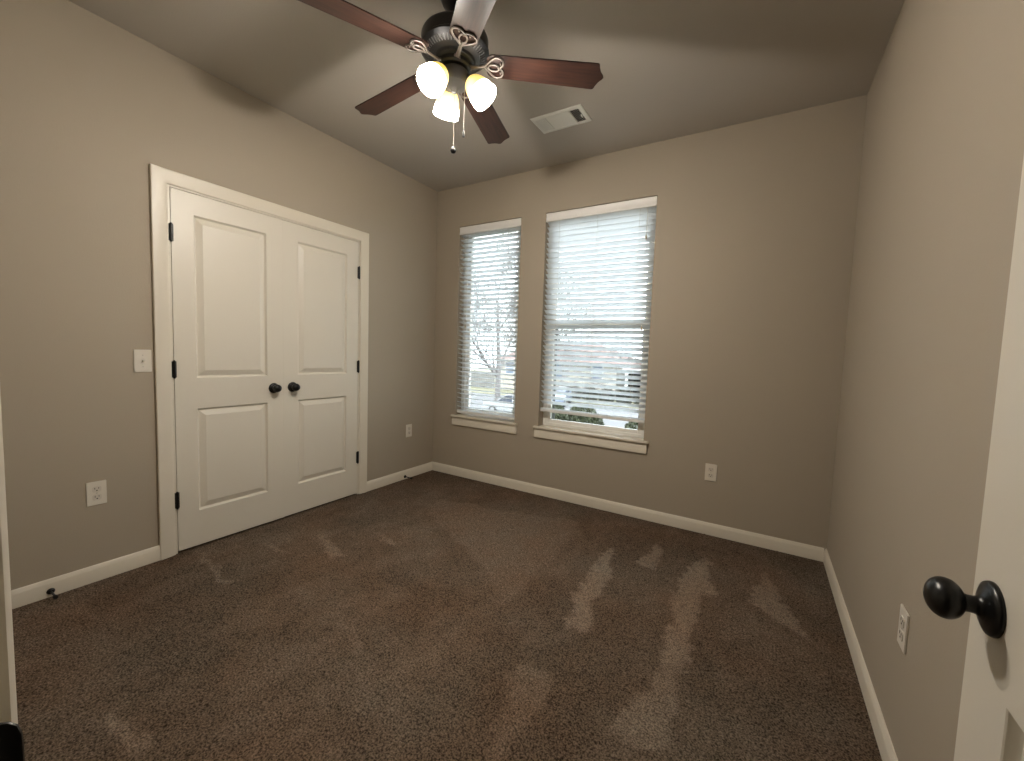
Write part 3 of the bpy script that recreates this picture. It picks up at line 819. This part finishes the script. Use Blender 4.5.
def car(name, loc, rz, paint, label):
    t = thing(name, label, 'car', loc, rz)
    # side profile in xz, nose to +x
    body = [(-2.2, .35), (2.2, .35), (2.25, .62), (2.1, .80), (1.05, .95), (.95, .98), (-1.95, 1.0), (-2.22, .85)]
    cab = [(1.05, .95), (.30, 1.42), (-.15, 1.46), (-1.0, 1.43), (-1.85, 1.0)]
    b = MB(); b.prism([(x, z) for x, z in body], 1.76, tr(0, .88, 0) @ rotX(PI/2), .06); b.build('body', paint, t, smooth=40)
    g = MB(); g.prism([(x, z) for x, z in cab], 1.50, tr(0, .75, 0) @ rotX(PI/2), .04); g.build('windows', m_carg, t, smooth=40)
    r = MB(); r.prism([(.33, 1.405), (.28, 1.46), (-.15, 1.50), (-1.02, 1.46), (-1.10, 1.40), (-.15, 1.43)], 1.48, tr(0, .74, 0) @ rotX(PI/2))
    for y in (.74, -.74):
        r.tube([(1.08, y, .96), (.30, y*.97, 1.43)], .035, 6); r.tube([(-1.86, y, 1.0), (-1.02, y*.97, 1.44)], .05, 6); r.tube([(-.25, y*1.02, 1.0), (-.22, y*.97, 1.44)], .04, 6)
    r.build('roof', paint, t)
    for x in (1.35, -1.35):
        for y in (.80, -.80):
            w = MB(); w.lathe([(0, -.1), (.20, -.1), (.30, -.1), (.33, -.07), (.33, .07), (.30, .1), (.20, .1), (0, .1)], 20, tr(x, y, .33) @ rotX(PI/2)); wo = w.build('wheel', m_tyre, t)
            hb = MB(); hb.lathe([(0, -.11), (.19, -.11), (.19, .11), (0, .11)], 16, tr(x, y, .33) @ rotX(PI/2)); hb.build('hubcap', m_hub, wo)
    for y in (.62, -.62):
        l = MB(); l.box(-2.27, -2.15, y-.18, y+.18, .68, .86, .02); l.build('tail_lamp', m_lampr, t)
        l = MB(); l.box(2.12, 2.24, y-.2, y+.2, .62, .76, .02); l.build('headlamp', m_white, t)
    return t
car('car', (-11.3, 20.8, GZ-.05), PI-.10, m_carw, 'silver car parked on the street, seen through the narrow window')
car('car', (-11.9, 28.7, GZ-.05), -PI/2+.25, m_carb, 'pale blue car seen end-on through the wide window')

# hedges and shrubs
def shrub_mesh(rx, ry, h, n, sz, seed):
    R = random.Random(seed); vs = []; fs = []
    for i in range(n):
        th = R.uniform(0, 2*PI); z = R.random()**.8; rr = math.sqrt(max(0, 1-(2*z-1)**4*.85))*R.uniform(.75, 1.0)
        c = Vector((rx*rr*math.cos(th), ry*rr*math.sin(th), h*z))
        q = Matrix.Rotation(R.uniform(0, 2*PI), 3, 'Z') @ Matrix.Rotation(R.uniform(-1.2, 1.2), 3, 'X')
        k = len(vs)
        for p in ((-sz*.5, 0, 0), (0, -sz, .1*sz), (sz*.5, 0, 0), (0, sz, .1*sz)): vs.append(c + q @ Vector(p))
        fs.append((k, k+1, k+2, k+3))
    me = bpy.data.meshes.new('foliage'); me.from_pydata(vs, [], fs); return me
def shrub(name, loc, me, m, core, label, cat, group):
    t = thing(name, label, cat, loc, 0, group)
    if not me.materials: me.materials.append(m)
    f = bpy.data.objects.new('foliage', me); COL.objects.link(f); f.parent = t
    c = MB()
    for k in range(5):
        a = k*1.3; c.tube([(0, 0, 0), (core[0]*.35*math.cos(a), core[0]*.35*math.sin(a), core[1]*.5), (core[0]*.6*math.cos(a), core[0]*.6*math.sin(a), core[1]*.8)], [.03, .02, .008], 6)
    c.build('stem', m_bark, t)
    return t
ms = [shrub_mesh(.70, .70, 1.95, 3400, .075, 3), shrub_mesh(.68, .68, 1.85, 3200, .07, 4)]
for i, (x, y) in enumerate(((-6.1, 12.9), (-4.65, 12.7), (-3.15, 12.7), (-.95, 12.5), (.6, 12.9), (-5.5, 14.4), (-4.0, 14.3))):
    shrub('evergreen_shrub', (x, y, GZ), ms[i % 2], m_leafg, (.8, 1.3), 'dark green leafy shrub close below the wide window', 'shrub', 'evergreen shrubs below the window')
mh = shrub_mesh(.72, .60, 1.25, 1800, .09, 6)
for i in range(5):
    shrub('hedge_shrub', (-11.9+i*1.55, 32.2, GZ), mh, m_hedge, (.7, 1.1), 'low brownish hedge shrub in front of the house across the street', 'shrub', 'hedge shrubs before the house')

fn = thing('board_fence', 'grey board fence left of the house, seen through the narrow window', 'fence', (-27.5, 36, GZ))
mb = MB()
for i in range(34): mb.box(-4.2+i*.25, -4.2+i*.25+.22, -.03, 0, 0, 1.9)
mb.box(-4.2, 4.2, 0, .06, .4, .5); mb.box(-4.2, 4.2, 0, .06, 1.4, 1.5); mb.build('boards', m_fence, fn)
for i in range(4):
    p = MB(); p.box(-4.1+i*2.7, -3.98+i*2.7, .06, .18, 0, 2.0); p.build('post', m_fence, fn)

def tree_meshes(h, seed, depth=6):
    R = random.Random(seed); tk = MB(); br = MB()
    def grow(p, d, ln, r, lv):
        pts = [p.copy()]; rad = [r]; steps = 4 if lv < 3 else 2
        for i in range(steps):
            d = (d + Vector((R.uniform(-1, 1), R.uniform(-1, 1), R.uniform(-.5, .8)))*(.10 if lv == 0 else .22)).normalized()
            p = p + d*ln/steps; pts.append(p.copy()); rad.append(r*(1-.55*(i+1)/steps))
        (tk if lv == 0 else br).tube(pts, rad, 7 if lv < 2 else 3, cap=False)
        if lv >= depth: return
        n = 7 if lv == 0 else (4 if lv < 5 else 4)
        for k in range(n):
            i = R.randint(1, steps) if lv == 0 else R.randint(1, steps)
            base = pts[i]; a = R.uniform(0, 2*PI); sp = R.uniform(.40, .95)
            t = (pts[i]-pts[i-1]).normalized(); s1 = t.orthogonal().normalized(); s2 = t.cross(s1)
            nd = (t*math.cos(sp) + (s1*math.cos(a)+s2*math.sin(a))*math.sin(sp) + Vector((0, 0, .15))).normalized()
            grow(base, nd, ln*R.uniform(.52, .75), max(rad[i]*.60, .0135), lv+1)
    grow(Vector((0, 0, 0)), Vector((0, 0, 1)), h*.5, h*.017, 0)
    return tk, br
def tree(loc, h, seed, label, rz=0, proto=None):
    t = thing('bare_tree', label, 'tree', loc, rz, 'bare winter trees outside')
    if proto is None:
        tk, br = tree_meshes(h, seed)
        tk.build('trunk', m_bark, t, smooth=60); br.build('branches', m_bark, t)
    else:
        for c in proto.children: k = c.copy(); COL.objects.link(k); k.parent = t
    return t
LT = 'bare grey winter tree standing outside beyond the windows'
tA = tree((-16.9, 27.0, GZ), 16, 11, 'large bare tree with thick grey trunk seen in the narrow window')
tB = tree((-7.5, 17.5, GZ), 11, 23, LT)
tree((-15.8, 13.2, GZ), 0, 0, LT, 2.1, tB)
tree((1.4, 22.5, GZ), 0, 0, LT, 4.0, tB)
tree((-32.0, 39.0, GZ), 0, 0, LT, 1.0, tA)
tree((-1.0, 48, GZ), 0, 0, LT, 5.5, tA)
